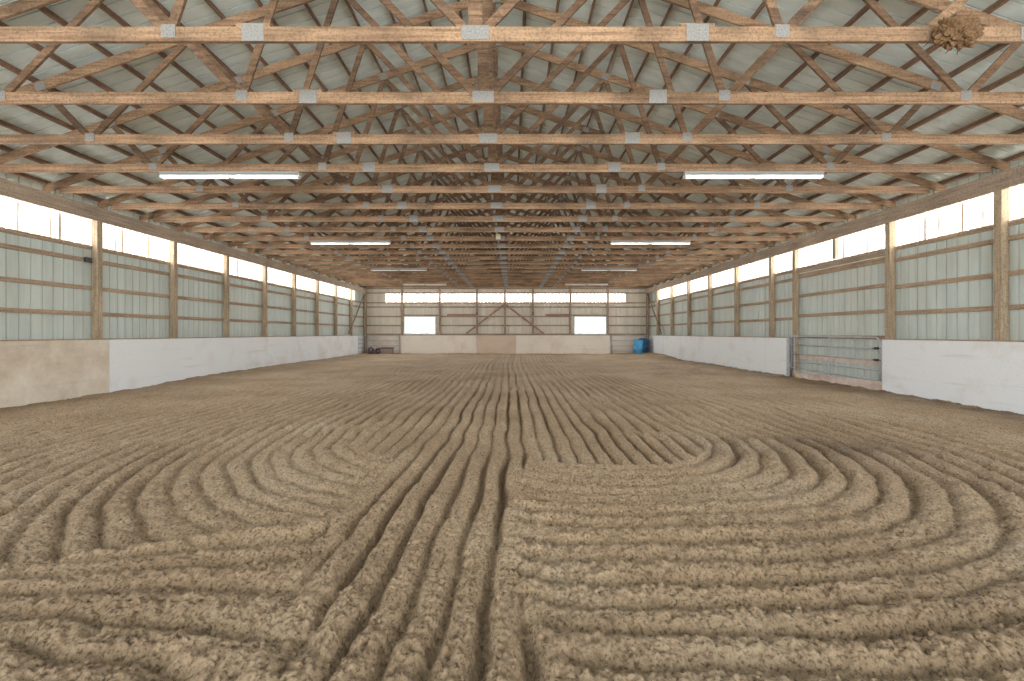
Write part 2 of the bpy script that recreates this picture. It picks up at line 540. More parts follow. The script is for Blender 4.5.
# ------------------------------------------------------------------ ribbed sheets
PITCH = 0.2286
def rib_stations(s0, s1):
    out = [s0]
    k = math.ceil((s0 - 0.06) / PITCH)
    while k * PITCH + 0.05 < s1:
        c0 = k * PITCH
        for ds, d in ((-0.0115, 0), (-0.009, 1), (0.009, 1), (0.0115, 0)):
            s = c0 + ds
            if s0 < s < s1:
                out.append((s, d))
        k += 1
    out.append(s1)
    res = []
    for s in out:
        res.append(s if isinstance(s, tuple) else (s, 0))
    return res

def sheet(mb, fn, s0, s1, t0, t1, depth=0.02):
    """fn(s, t, d): point along the sheet s, up the sheet t, d outward"""
    st = rib_stations(s0, s1)
    vs, fs = [], []
    for s, d in st:
        vs.append(fn(s, t0, d * depth))
        vs.append(fn(s, t1, d * depth))
    for i in range(len(st) - 1):
        fs.append((2 * i, 2 * i + 2, 2 * i + 3, 2 * i + 1))
    mb.add(vs, fs)

SXL, SXR, SYB = XL - 0.20, XR + 0.20, YB + 0.20     # planes of the siding
fL = lambda s, t, d: (SXL - d, s, t)
fR = lambda s, t, d: (SXR + d, s, t)
fB = lambda s, t, d: (s, SYB + d, t)
ZS0, ZS1, ZTOP = 3.33, 3.99, 4.62                    # translucent strip, top of side walls

# roof lines
def z_b(u): return 4.39 + (8.9 - u) / 3.0            # underside of the top chords
def z_roof(u): return z_b(u) + 0.245

# posts
yL = [10.77 + 2.433 * k for k in range(-7, 8)]
yR = [8.44 + 2.482 * k for k in range(-6, 9) if k != 2]
xB = [-7.19, -4.72, -2.29, -0.46, 1.37, 3.82, 6.27]

D0, D1 = 11.01, 14.53                                 # door opening on the right

# left wall
mb = MB()
sheet(mb, fL, YF, SYB, -0.2, ZS0)
sheet(mb, fL, YF, SYB, ZS1, ZTOP)
sheet(mb, fL, SYB - 1.9, SYB, ZS0, ZS1)
wl = tag(mb.build('wall_left', M['siding'], fix=False), kind='structure')
mb = MB()
sheet(mb, fR, YF, D0, -0.2, ZS0); sheet(mb, fR, D1, SYB, -0.2, ZS0)
sheet(mb, fR, YF, SYB, ZS1, ZTOP)
sheet(mb, fR, SYB - 1.9, SYB, ZS0, ZS1)
wr = tag(mb.build('wall_right', M['siding'], fix=False), kind='structure')

WB = [(-7.10, -4.98, 1.24, 2.46), (4.05, 6.20, 1.24, 2.46)]   # windows in the back wall
BX0, BX1 = -8.32, 7.45
mb = MB()
def backseg(x0, x1, z0, z1): sheet(mb, fB, x0, x1, z0, z1)
backseg(SXL, WB[0][0], -0.2, ZS0 + .02)
for (a0, a1, c0, c1) in WB:
    backseg(a0, a1, -0.2, c0); backseg(a0, a1, c1, ZS0 + .02)
backseg(WB[0][1], WB[1][0], -0.2, ZS0 + .02)
backseg(WB[1][1], SXR, -0.2, ZS0 + .02)
backseg(SXL, BX0, ZS0 + .02, 3.95); backseg(BX1, SXR, ZS0 + .02, 3.95)
backseg(SXL, SXR, 3.95, 4.6)
mb.add([(SXL, SYB, 4.6), (SXR, SYB, 4.6), (SXR, SYB, z_roof(9.3)), (XC, SYB, z_roof(0)), (SXL, SYB, z_roof(9.3))], [(0, 1, 2, 3, 4)])
wb = tag(mb.build('wall_back', M['siding_back'], fix=False), kind='structure')

# front end behind the camera, with its wide doorway standing open
mb = MB()
def frontpoly(pts): mb.add([(p[0], YF, p[1]) for p in pts], [tuple(range(len(pts)))])
DX0, DX1 = XC - 6.6, XC + 6.6
frontpoly([(SXL, -.2), (DX0, -.2), (DX0, 4.25), (SXL, 4.25)])
frontpoly([(DX1, -.2), (SXR, -.2), (SXR, 4.25), (DX1, 4.25)])
frontpoly([(SXL, 4.25), (SXR, 4.25), (SXR, z_roof(9.3)), (XC, z_roof(0)), (SXL, z_roof(9.3))])
tag(mb.build('wall_front', M['siding'], fix=False), kind='structure')

# girts (boards between the posts), headers
def girts(wall, xa, xb, posts, zs, skip=None):
    ps = sorted(posts)
    segs = [(YF, ps[0])] + list(zip(ps[:-1], ps[1:])) + [(ps[-1], YB + 0.16)]
    for (a, b_) in segs:
        if b_ < 3.0: continue
        for z in zs:
            if skip and skip(a, b_, z): continue
            MB().box(xa, xb, a + 0.071, b_ - 0.071, z - 0.045, z + 0.045).build('girt', M['girt'], wall)
girts(wl, SXL + 0.002, SXL + 0.045, yL, (1.79, 2.38, 3.01, 3.31))
girts(wr, SXR - 0.045, SXR - 0.002, yR + [14.60], (1.81, 2.42, 3.05, 3.32),
      skip=lambda a, b_, z: a > 10.5 and b_ < 15)
MB().box(XL - 0.039, XL, YF, YB, 3.92, 4.235).build('header', M['header'], wl, bevel=0.004)
MB().box(XR, XR + 0.039, YF, YB, 3.92, 4.245).build('header', M['header'], wr, bevel=0.004)
for z in (4.27, 3.97, 3.33, 3.05, 2.43, 1.84, 1.27):
    ps = [SXL + 0.1] + xB + [SXR - 0.1]
    for a, b_ in zip(ps[:-1], ps[1:]):
        if z in (2.43, 1.84) and any(abs((a + b_) / 2 - (q[0] + q[1]) / 2) < 0.5 for q in WB):
            if z == 1.84: continue
            z_ = 2.515
        else:
            z_ = z
        MB().box(a + 0.071, b_ - 0.071, SYB - 0.045, SYB - 0.002, z_ - 0.042, z_ + 0.042).build('girt', M['girt_x'], wb)

# translucent strips, one per bay
wn = [3]
def strip(fn, s0, s1, z0=ZS0, z1=ZS1):
    mb = MB()
    sheet(mb, fn, s0, s1, z0, z1)
    o = mb.build('window_%d' % wn[0], M['strip_x' if fn is fB else 'strip'], fix=False)
    wn[0] += 1
    return tag(o, kind='structure')
for posts, fn in ((yL, fL), (sorted(yR + [12.78]), fR)):
    ps = [YF] + [p for p in posts if p > YF] + [SYB - 1.9]
    for a, b_ in zip(ps[:-1], ps[1:]):
        strip(fn, a, b_)
ps = [BX0] + xB + [BX1]
for a, b_ in zip(ps[:-1], ps[1:]):
    strip(fB, a, b_, 3.35, 3.95)
# thin battens where the translucent sheets lap
def battens(wall, x0, x1, ys_):
    for y in ys_:
        MB().box(x0, x1, y - 0.012, y + 0.012, ZS0, 3.92).build('lap_batten', M['girt'], wall)
battens(wl, SXL + 0.003, SXL + 0.02, [p + q for p in yL if p > 7 for q in (0.78, 1.62)])
battens(wr, SXR - 0.02, SXR - 0.003, [p + q for p in yR if p > 5 for q in (0.80, 1.64)])

# ------------------------------------------------------------------ posts
def post_mesh(parent_name, x, y, z0, z1, m, s=0.14):
    o = MB().box(-s / 2, s / 2, -s / 2, s / 2, z0, z1).build(parent_name, m, bevel=0.006)
    o.location = (x, y, 0)
    return o
vis = [p for p in yL if p > 9.0]
for i, y in enumerate(vis):
    o = post_mesh('wall_post', XL - 0.111, y, -0.2, 4.26, M['post'])
    tag(o, 'square timber post on the left wall, %s from the camera end' % ORD[i] if i else
        'square timber post on the left wall nearest the camera, chewed at its foot', 'post', 'square posts along the left wall')
vis = [p for p in yR if p > 7.0]
for i, y in enumerate(vis):
    o = post_mesh('wall_post', XR + 0.111, y, -0.2, 4.26, M['post'])
    lab = ['thick square timber post on the right wall, one bay before the metal gate',
           'square timber post on the right wall at the latch end of the metal gate'] + \
          ['square timber post on the right wall, %s beyond the metal gate' % ORD[k] for k in range(8)]
    tag(o, lab[i], 'post', 'square posts along the right wall')
for x, y, lab in ((XL - 0.111, yL[6], 'square timber post behind the beige left kickboard, second from its far end'),
                  (XL - 0.111, yL[5], 'square timber post behind the beige left kickboard, third from its far end'),
                  (XR + 0.111, yR[5], 'square timber post on the right wall, one bay before the thick post nearest the gate'),
                  (XR + 0.111, yR[4], 'square timber post on the right wall, two bays before the thick post nearest the gate')):
    tag(post_mesh('wall_post', x, y, -0.2, 4.26, M['post']), lab, 'post', 'square posts along the left wall' if x < 0 else 'square posts along the right wall')
o = post_mesh('door_post', XR + 0.135, 14.60, -0.2, 3.99, M['post'], 0.13)
tag(o, 'timber door post at the far end of the metal gate', 'post')
o = MB().box(-0.05, 0.05, -0.06, 0.06, 3.39, 4.1).build('short_post', M['post'], bevel=0.004)
o.location = (XR + 0.12, 12.78, 0)
tag(o, 'short stub post above the sliding door, between two bright panels', 'post')
for i, x in enumerate(xB):
    o = MB().box(-0.06, 0.06, -0.07, 0.07, -0.2, 4.6).build('wall_post', M['girt_x'], bevel=0.005)
    o.location = (x, YB + 0.111, 0)
    lab = ['timber post on the back wall just left of the left window', 'timber post on the back wall just right of the left window',
           'timber post on the back wall at the foot of the left diagonal brace', 'middle post of the back wall where two diagonal braces meet',
           'timber post on the back wall at the foot of the right diagonal brace', 'timber post on the back wall just left of the right window',
           'timber post on the back wall just right of the right window'][i]
    tag(o, lab, 'post', 'posts along the back wall')
for x, s in ((XL - 0.08, 'left'), (XR + 0.08, 'right')):
    o = MB().box(-0.07, 0.07, -0.07, 0.07, -0.2, 4.5).build('corner_post', M['post'], bevel=0.005)
    o.location = (x, YB + 0.08, 0)
    tag(o, 'brown timber post in the back %s corner of the hall' % s, 'post')

# diagonal braces
def brace(a, b_, nrm, lab, m, wid=0.10):
    o = MB().beam(a, b_, wid, 0.036, nrm).build('diagonal_brace', m)
    tag(o, lab, 'brace', 'diagonal wall braces')
brace((XL - 0.020, 29.95, 3.84), (XL - 0.020, 27.1, 1.29), (1, 0, 0), 'diagonal timber brace at the back end of the left wall', M['purlin'])
brace((XR + 0.020, 30.1, 3.84), (XR + 0.020, 27.3, 1.29), (1, 0, 0), 'diagonal timber brace at the back end of the right wall', M['purlin'])
brace((-0.53, YB + 0.020, 3.18), (-3.0, YB + 0.020, 1.30), (0, 1, 0), 'diagonal brace on the back wall sloping down left from the middle post', M['red_board'], 0.12)
brace((-0.39, YB + 0.020, 3.18), (2.08, YB + 0.020, 1.30), (0, 1, 0), 'diagonal brace on the back wall sloping down right from the middle post', M['red_board'], 0.12)
for x0, x1, lab in ((-4.25, -2.37, 'red-brown board on the back wall left of the diagonal braces'),
                    (2.2, 3.74, 'red-brown board on the back wall right of the diagonal braces')):
    tag(MB().box(x0, x1, SYB - 0.090, SYB - 0.048, 2.44, 2.60).build('wall_board', M['red_board'], bevel=0.004), lab, 'board')
for x, s in ((-2.29, 'left'), (1.37, 'right')):
    mb = MB().box(x - 0.03, x + 0.03, YB - 0.03, YB + 0.039, 2.53, 2.72)
    mb.tube([(x, YB - 0.02, 2.56), (x, YB - 0.10, 2.56), (x, YB - 0.12, 2.62)], 0.014, 6)
    tag(mb.build('wall_hook', M['dark_metal']), 'small dark hook on the back wall post at the %s brace' % s, 'hook')

# ------------------------------------------------------------------ windows in the back wall
for k, (a0, a1, c0, c1) in enumerate(WB):
    f = MB()
    t = 0.05
    y0, y1 = SYB - 0.07, SYB + 0.03
    f.box(a0, a0 + t, y0, y1, c0, c1).box(a1 - t, a1, y0, y1, c0, c1)
    f.box(a0 + t, a1 - t, y0, y1, c1 - t, c1).box(a0 + t, a1 - t, y0, y1, c0, c0 + t)
    fo = tag(f.build('window_%d' % (k + 1), M['white_enamel']), kind='structure')
    MB().box(a0 + t, a1 - t, SYB - 0.01, SYB - 0.004, c0 + t, c1 - t).build('pane', M['glass'], fo)
    MB().box(a0 - 0.05, a1 + 0.05, SYB - 0.10, SYB - 0.07, c1 - 0.01, c1 + 0.07).build('casing', M['girt_x'], fo)

# ------------------------------------------------------------------ kickboards
def kick(x0, x1, y0, y1, m, lab, group, z1=1.22, side='x'):
    t = thing('kickboard', lab, 'kickboard', ((x0 + x1) / 2, (y0 + y1) / 2, 0), group)
    cx, cy = (x0 + x1) / 2, (y0 + y1) / 2
    MB().box(x0 - cx, x1 - cx, y0 - cy, y1 - cy, -0.25, z1 - 0.025).build('board', m, t, bevel=0.005)
    MB().box(x0 - cx - (0.012 if side == 'x' else 0), x1 - cx + (0.012 if side == 'x' else 0), y0 - cy - (0 if side == 'x' else 0.012), y1 - cy + (0 if side == 'x' else 0.012),
             z1 - 0.0245, z1).build('cap_rail', M['girt' if side == 'x' else 'girt_x'], t)
    return t
k1, k2 = XL - 0.040, XL
kick(k1, k2, YF, 10.965, M['kick_dirty'], 'scuffed beige kickboard panel on the left wall nearest the camera', 'kickboards')
kick(k1, k2, 10.975, 28.70, M['kick_white'], 'long white kickboard panel along the left wall beyond the beige one', 'kickboards')
k1, k2 = XR, XR + 0.040
kick(k1, k2, YF, 11.02, M['kick_white'], 'white kickboard panel on the right wall in front of the metal gate', 'kickboards')
rs = [14.86, 16.12, 18.6, 21.2, 28.85]
rl = ['short white kickboard panel on the right wall just beyond the metal gate', 'white kickboard panel second beyond the metal gate',
      'white kickboard panel third beyond the metal gate', 'long white kickboard panel at the far end of the right wall']
for a, b_, lab in zip(rs[:-1], rs[1:], rl):
    kick(k1, k2, a + 0.004, b_ - 0.004, M['kick_white'], lab, 'kickboards')
bs = [(-7.25, -2.30, 'kick_cream', 'cream kickboard panel on the back wall under the left window'),
      (-2.29, 0.26, 'kick_tan', 'tan kickboard panel in the middle of the back wall'),
      (0.27, 6.40, 'kick_cream', 'cream kickboard panel on the back wall under the right window')]
for a, b_, mm, lab in bs:
    kick(a, b_, YB, YB + 0.040, M[mm], lab, 'kickboards', side='y')
    
# ------------------------------------------------------------------ sliding door on the right wall
mb = MB()
fD = lambda s, t, d: (SXR + 0.03 + d, s, t)
sheet(mb, fD, D0 - 0.3, 14.05, -0.15, 3.30)
sheet(mb, fD, 14.05, D1 + 0.3, 0.12, 3.30)
door = tag(mb.build('door_1', M['siding'], fix=False), kind='structure')
for z, h in ((0.62, 0.15), (1.24, 0.09), (1.88, 0.09), (2.50, 0.09), (3.12, 0.14)):
    MB().box(SXR - 0.012, SXR + 0.028, D0 + 0.02, D1 - 0.02, z - h / 2, z + h / 2).build('door_rail', M['plank_pink'] if z < 1 else M['girt'], door)
MB().box(SXR - 0.09, SXR - 0.02, D0, D1, 3.21, 3.37).build('lintel', M['header'], wr, bevel=0.004)

# metal gate in front of the door
gate = thing('metal_gate', 'galvanised metal tube gate across the sliding door in the right wall', 'gate', (XR + 0.03, 12.87, 0))
def gy(y): return y - 12.87
Y0, Y1 = 11.12, 14.64
mb = MB()
mb.tube([(0, gy(Y0), 0.20), (0, gy(Y0), 1.14), (0, gy(Y0) + 0.05, 1.21), (0, gy(Y0) + 0.12, 1.24), (0, gy(Y1) - 0.12, 1.25), (0, gy(Y1) - 0.04, 1.22), (0, gy(Y1), 1.15), (0, gy(Y1), 0.20)], 0.024, 10)
mb.build('gate_frame', M['galv'], gate, smooth=True)
for z0, z1 in ((0.975, 0.985), (0.70, 0.715), (0.46, 0.47), (0.22, 0.27)):
    MB().tube([(0, gy(Y0), z0), (0, gy(Y1), z1)], 0.019, 8).build('rail', M['galv'], gate, smooth=True)
MB().box(-0.03, -0.018, gy(12.86) - 0.02, gy(12.86) + 0.02, 0.20, 1.24).build('upright', M['galv'], gate)
MB().box(-0.03, -0.018, gy(11.90) - 0.018, gy(11.90) + 0.018, 0.70, 1.24).build('upright', M['galv'], gate)
MB().box(-0.032, -0.02, gy(14.45) - 0.02, gy(14.45) + 0.02, 0.12, 1.24).build('upright', M['galv'], gate)
pl = MB().beam((-0.0, gy(Y0) - 0.09, 0.07), (-0.0, gy(Y1) - 0.40, 0.03), 0.24, 0.03, (1, 0, 0)).build('kick_plank', M['plank_pink'], gate, bevel=0.004)
pl['label'] = 'weathered white plank along the foot of the gate'
for z in (0.98, 0.70):
    mb = MB().box(-0.045, 0.0, gy(Y0) + 0.03, gy(Y0) + 0.13, z - 0.03, z + 0.03)
    mb.tube([(-0.03, gy(Y0) - 0.05, z), (-0.03, gy(Y0) + 0.2, z)], 0.012, 6)
    mb.build('latch', M['dark_metal'], gate)
for z in (0.35, 1.05):
    mb = MB().tube([(0, gy(Y1) + 0.05, z - 0.06), (0, gy(Y1) + 0.05, z + 0.06)], 0.03, 10)
    mb.box(-0.012, 0.012, gy(Y1), gy(Y1) + 0.06, z - 0.025, z + 0.025)
    mb.build('hinge', M['galv'], gate)
gp = MB().box(XR + 0.0, XR + 0.055, 14.75, 14.855, -0.2, 1.24).build('gate_post', M['galv'], bevel=0.006)
tag(gp, 'grey upright post carrying the far hinges of the metal gate', 'post')

# pale boards added to stand for the lit siding behind the corner gates
MB().box(SXL + 0.004, SXL + 0.030, 28.72, SYB - 0.05, -0.2, 1.21).build('lit_siding_board', M['kick_white'], wl)
MB().box(SXR - 0.030, SXR - 0.004, 28.87, SYB - 0.05, -0.2, 1.21).build('lit_siding_board', M['kick_white'], wr)
MB().box(SXL + 0.04, -7.27, SYB - 0.030, SYB - 0.004, -0.2, 1.21).build('lit_siding_board', M['kick_cream'], wb)
MB().box(6.42, SXR - 0.04, SYB - 0.030, SYB - 0.004, -0.2, 1.21).build('lit_siding_board', M['kick_cream'], wb)

# pipe gates in the back corners
def pipe_gate(a, b_, lab, m, n=5):
    a, b_ = Vector(a), Vector(b_)
    t = thing('corner_gate', lab, 'gate', a, 'pipe gates in the back corners')
    d = b_ - a
    u = d.normalized()
    L_ = d.length
    mb = MB()
    for s in (0.03, L_ - 0.03):
        mb.tube([u * s + Vector((0, 0, -0.1)), u * s + Vector((0, 0, 1.22))], 0.03, 8)
    mb.build('upright', m, t, smooth=True)
    for k in range(n):
        z = 0.18 + k * (1.0 / (n - 1))
        MB().tube([u * 0.03 + Vector((0, 0, z)), u * (L_ - 0.03) + Vector((0, 0, z))], 0.018, 8).build('rail', m, t, smooth=True)
    return t
pipe_gate((XL - 0.02, 28.75, 0), (XL - 0.02, YB - 0.03, 0), 'pipe gate at the back end of the left wall', M['galv'])
pipe_gate((XL + 0.07, YB + 0.02, 0), (-7.30, YB + 0.02, 0), 'pipe gate on the back wall behind the dark tyres', M['galv'], 4)
pipe_gate((XR + 0.02, 28.90, 0), (XR + 0.02, YB - 0.03, 0), 'pipe gate at the back end of the right wall', M['galv'])
pipe_gate((6.45, YB + 0.02, 0), (XR - 0.07, YB + 0.02, 0), 'pipe gate on the back wall behind the blue drums', M['galv'], 4)

# ------------------------------------------------------------------ roof
mb = MB()
SL = math.sqrt(10.0) / 3.0
def roof_pt(side):
    def fn(s, u, d): return (XC + side * u, s, z_roof(u) + d)
    return fn
sheet(mb, roof_pt(-1), YF - 0.3, SYB + 0.3, 9.75, 0.0)
sheet(mb, roof_pt(1), YF - 0.3, SYB + 0.3, 9.75, 0.0)
ceil = tag(mb.build('ceiling', M['roof'], fix=False), kind='structure')
k = 0
u = 9.28
us = []
while u > 0.1:
    us.append(u)
    u -= 0.61 / SL
for side, sn in ((-1, 'left'), (1, 'right')):
    for i, u in enumerate(us):
        zc = z_b(u) + 0.155 + 0.040
        n = Vector((side * 1 / 3.0, 0, 1)).normalized()
        p0, p1 = Vector((XC + side * u, YF + 0.05, zc)), Vector((XC + side * u, SYB - 0.05, zc))
        o = MB().beam(p0, p1, 0.038, 0.088, n).build('roof_purlin', M['purlin'])
        lab = 'timber purlin under the %s roof slope, %s' % (sn, 'lowest at the eave' if i == 0 else ('topmost beside the ridge' if i == len(us) - 1 else '%s up from the eave' % ORD[i]))
        tag(o, lab, 'purlin', 'roof purlins')

# ------------------------------------------------------------------ trusses
TB, TH = 4.25, 0.145
def make_truss():
    t = thing('roof_truss', 'x', 'truss', (XC, 0, 0))
    MB().box(-9.0, 9.0, -0.019, 0.019, TB, TB + TH).build('bottom_chord', M['truss'], t)
    for s in (-1, 1):
        mb = MB()
        hh = 0.155
        pts = [(0, z_b(0)), (s * 9.46, z_b(9.46)), (s * 9.46, z_b(9.46) + hh), (0, z_b(0) + hh)]
        mb.prism(pts, -0.018, 0.018)
        mb.build('top_chord', M['truss'], t)
    zb = lambda u: TB + 0.07
    zt = lambda u: z_b(u) + 0.05
    def web(u0, a, u1, b_, wid=0.089):
        za = zb(u0) if a == 'b' else zt(abs(u0))
        zc = zb(u1) if b_ == 'b' else zt(abs(u1))
        MB().beam((u0, 0, za), (u1, 0, zc), wid, 0.033, (0, 1, 0)).build('web', M['truss_web'], t)
    web(0, 'b', 0, 't', 0.14)
    for s in (-1, 1):
        web(0.05 * s, 'b', 2.29 * s, 't'); web(2.29 * s, 't', 3.05 * s, 'b'); web(3.05 * s, 'b', 4.57 * s, 't')
        web(4.57 * s, 't', 6.10 * s, 'b'); web(6.10 * s, 'b', 6.86 * s, 't')
        MB().box(s * 9.20 - 0.05, s * 9.20 + 0.05, 0.02, 0.058, 4.0, z_b(9.2) + 0.12).build('bearing_block', M['grey_block'], t)
    def plate(u, z, wd, hg, rot=0.0):
        o = MB().box(-wd / 2, wd / 2, -0.0245, 0.0245, -hg / 2, hg / 2).build('gusset_plate', M['plate'], t)
        o.location = (u, 0, z)
        o.rotation_euler = (0, rot, 0)
    plate(0, TB + 0.085, 0.27, 0.14)
    plate(0, z_b(0) + 0.05, 0.30, 0.2)
    for s in (-1, 1):
        plate(s * 3.05, TB + 0.10, 0.14, 0.13)
        plate(s * 6.10, TB + 0.10, 0.14, 0.12)
        plate(s * 2.21, TB + 0.085, 0.22, 0.17)
        for u in (2.29, 4.57, 6.86):
            plate(s * u, z_b(u) + 0.06, 0.15, 0.12, s * math.atan(1 / 3))
        MB().box(s * 2.21 - 0.17, s * 2.21 + 0.17, -0.0215, 0.0215, TB + TH - 0.002, TB + TH + 0.035).build('splice_block', M['truss'], t)
    return t
NT = 21
TY = [4.64 + 1.25 * i for i in range(NT)]
src = make_truss()
for i in range(NT):
    t = src if i == 0 else copy_tree(src)
    t.location = (XC, TY[i], 0)
    lab = 'rough timber roof truss, %s from the camera' % ORD[i]
    if i == 0: lab = 'rough timber roof truss nearest the camera, with a straw nest on its chord'
    if i == NT - 1: lab = 'last timber roof truss, closest to the back wall'
    if i == 3: lab = 'fourth roof truss from the camera, carrying the nearest two strip lights'
    if i == 8: lab = 'ninth roof truss from the camera, carrying the second pair of strip lights'
    t['label'] = lab
    t['group'] = 'timber roof trusses'
    random.seed(i * 7 + 3)
    t.location.z += 0.0
# extra nail plate on the nearest truss
o = MB().box(-0.2, 0.2, -0.026, 0.026, -0.065, 0.065).build('gusset_plate', M['plate'], src)
o.location = (5.62, 0, TB + 0.075)

# nest on the nearest truss
random.seed(4)
mb = MB()
bm = bmesh.new()
bmesh.ops.create_icosphere(bm, subdivisions=4, radius=1.0)
for v in bm.verts:
    p = v.co.copy()
    nse = vnoise(np.array([p.x * 3 + p.z * 2]), np.array([p.y * 3 - p.z * 2.5]), 41)[0] + 0.6 * vnoise(np.array([p.x * 8 + p.z * 5]), np.array([p.y * 8 + p.z * 6]), 42)[0]
    r = 1 + 0.85 * nse
    v.co = Vector((p.x * 0.19 * r, p.y * 0.09 * r, p.z * 0.14 * r * (1.1 if p.z < 0 else 0.9)))
vs = [v.co.copy() for v in bm.verts]
fs = [[v.index for v in f.verts] for f in bm.faces]
bm.free()
mb.add(vs, fs)
for k in range(70):
    a = random.uniform(0, 6.28); z = random.uniform(-0.12, 0.13)
    x = math.cos(a) * 0.17 * (1 - abs(z) * 3); y = math.sin(a) * 0.085 * (1 - abs(z) * 3)
    d = Vector((random.uniform(-1, 1), random.uniform(-.4, .4), random.uniform(-.9, .4))).normalized() * random.uniform(0.05, 0.13)
    mb.tube([(x, y, z), (x + d.x, y + d.y, z + d.z)], 0.004, 4)
o = mb.build('bird_nest', M['nest'])
o.location = (XC + 4.68, TY[0] - 0.08, TB + 0.05)
tag(o, 'lumpy straw and mud nest stuck on the nearest roof truss', 'nest')
# offcut boards lying on that truss behind the nest
o = MB().beam((XC + 4.55, TY[0] + 0.045, TB + 0.14), (XC + 5.10, TY[0] + 0.045, TB + 0.62), 0.09, 0.034, (0, 1, 0)).build('loose_board', M['truss'])
o.location.y = 0.07
tag(o, 'short slanting board nailed behind the straw nest', 'board')

# beige box hanging on the centre line
b0 = thing('alarm_box', 'small beige box hanging under the truss chords on the centre line', 'box', (-0.42, TY[8] - 0.5, 0))
MB().box(-0.07, 0.07, -0.05, 0.05, 4.20, 4.36).build('case', M['beige_plastic'], b0, bevel=0.02)
MB().tube([(-0.04, 0, 4.34), (-0.07, 0, 4.44), (-0.07, 0.02, 4.50)], 0.018, 8).build('bracket', M['beige_plastic'], b0)
MB().tube([(0, 0, 4.22), (0, 0, 4.09)], 0.012, 8).build('lead', M['plate'], b0)
MB().tube([(-0.07, 0.02, 4.47), (-0.07, 0.49, 4.47)], 0.010, 6).build('conduit', M['plate'], b0)

# ------------------------------------------------------------------ strip lights
def make_light(lit):
    t = thing('strip_light', 'x', 'light')
    mb = MB()
    # channel with a shallow flared reflector, underside open
    L2 = 1.25
    prof = [(-0.10, 0.075), (-0.05, 0.11), (-0.05, 0.15), (0.05, 0.15), (0.05, 0.11), (0.10, 0.075), (0.096, 0.073), (0.045, 0.105), (-0.045, 0.105), (-0.096, 0.073)]
    n = len(prof)
    vs = [(-L2, p[0], p[1]) for p in prof] + [(L2, p[0], p[1]) for p in prof]
    fs = [(i, (i + 1) % n, (i + 1) % n + n, i + n) for i in range(n)]
    fs += [(0, 1, 8, 9), (1, 2, 3, 4, 7, 8), (4, 5, 6, 7)]
    fs += [tuple(i + n for i in f) for f in [(9, 8, 1, 0), (8, 7, 4, 3, 2, 1), (7, 6, 5, 4)]]
    mb.add(vs, fs)
    mb.build('housing', M['grey_enamel'], t)
    for y in (-0.03, 0.03):
        for x0, x1 in ((-1.235, -0.025), (0.025, 1.235)):
            tb = MB().tube([(x0 + 0.03, y, 0.060), (x1 - 0.03, y, 0.060)], 0.016, 10).build('tube', M['tube'] if lit else M['tube_dim'], t, smooth=True)
    for x in (-1.235, 0.0, 1.235):
        mb = MB()
        for y in (-0.05, 0.05):
            mb.box(x - 0.012, x + 0.012, y - 0.022, y + 0.022, 0.02, 0.103)
        mb = MB().box(x - 0.012, x + 0.012, -0.048, 0.048, 0.04, 0.104)
        mb.build('lamp_holder', M['white_enamel'], t)
    return t
lit, dim = make_light(True), make_light(False)
first = {True: lit, False: dim}
used = set()
names = {3: 'nearest', 8: 'second nearest', 13: 'third nearest', 18: 'farthest'}
for ti in (3, 8, 13, 18):
    on = ti < 10
    for side in (-1, 1):
        t = first[on] if on not in used else copy_tree(first[on])
        used.add(on)
        t.location = (XC + side * 4.72, TY[ti], TB - 0.151)
        t['label'] = '%s strip light on the %s, %s' % ('bright lit' if on else 'dull unlit', 'left' if side < 0 else 'right', names[ti] + (' to the camera, under a truss' if ti < 18 else ' from the camera, near the back wall'))
        t['group'] = 'strip lights under the trusses'

# ------------------------------------------------------------------ small things
ob = thing('outlet_box', 'small dark outlet box on the left wall board beside the first post', 'outlet box', (SXL + 0.05, 10.55, 3.01))
MB().box(0.0, 0.06, -0.08, 0.08, -0.055, 0.055).build('case', M['dark_metal'], ob, bevel=0.008)
MB().tube([(0.03, 0.08, 0), (0.03, 0.13, 0)], 0.02, 8).build('conduit', M['galv'], ob)

def tyre(loc, rot, R, r, lab):
    mb = MB()
    seg, s2 = 36, 12
    vs, fs = [], []
    for i in range(seg):
        a = 2 * math.pi * i / seg
        for j in range(s2):
            b_ = 2 * math.pi * j / s2
            rr = R - r + r * math.cos(b_) * 0.95
            zz = r * 0.95 * math.sin(b_)
            if math.cos(b_) > 0.8: rr = R - 0.01 * (i % 2)
            vs.append((rr * math.cos(a), rr * math.sin(a), zz))
    for i in range(seg):
        for j in range(s2):
            i2, j2 = (i + 1) % seg, (j + 1) % s2
            fs.append((i * s2 + j, i2 * s2 + j, i2 * s2 + j2, i * s2 + j2))
    mb.add(vs, fs)
    o = mb.build('tyre', M['rubber'], smooth=True)
    o.location, o.rotation_euler = loc, rot
    tag(o, lab, 'tyre', 'old tyres in the back left corner')
def gz(x, y): return float(floor_height(np.array([x]), np.array([y]))[0])
tyre((-9.02, 29.75, gz(-9.0, 29.75) + 0.21), (math.radians(72), 0, 0.25), 0.22, 0.075, 'dark old tyre in the back left corner, nearer the corner post')
tyre((-8.56, 29.70, gz(-8.6, 29.7) + 0.205), (math.radians(68), 0, -0.2), 0.215, 0.075, 'dark old tyre in the back left corner, beside the brown crate')
cr = thing('storage_crate', 'faded brown lidded crate on the sand by the back left pipe gate', 'crate', (-7.98, 29.7, gz(-7.98, 29.7) - 0.01))
MB().prism([(-0.34, 0), (0.34, 0), (0.37, 0.40), (-0.37, 0.40)], -0.24, 0.24).build('crate_body', M['crate'], cr, bevel=0.02)
MB().box(-0.40, 0.40, -0.27, 0.27, 0.402, 0.47).build('lid', M['rubber'], cr, bevel=0.02)
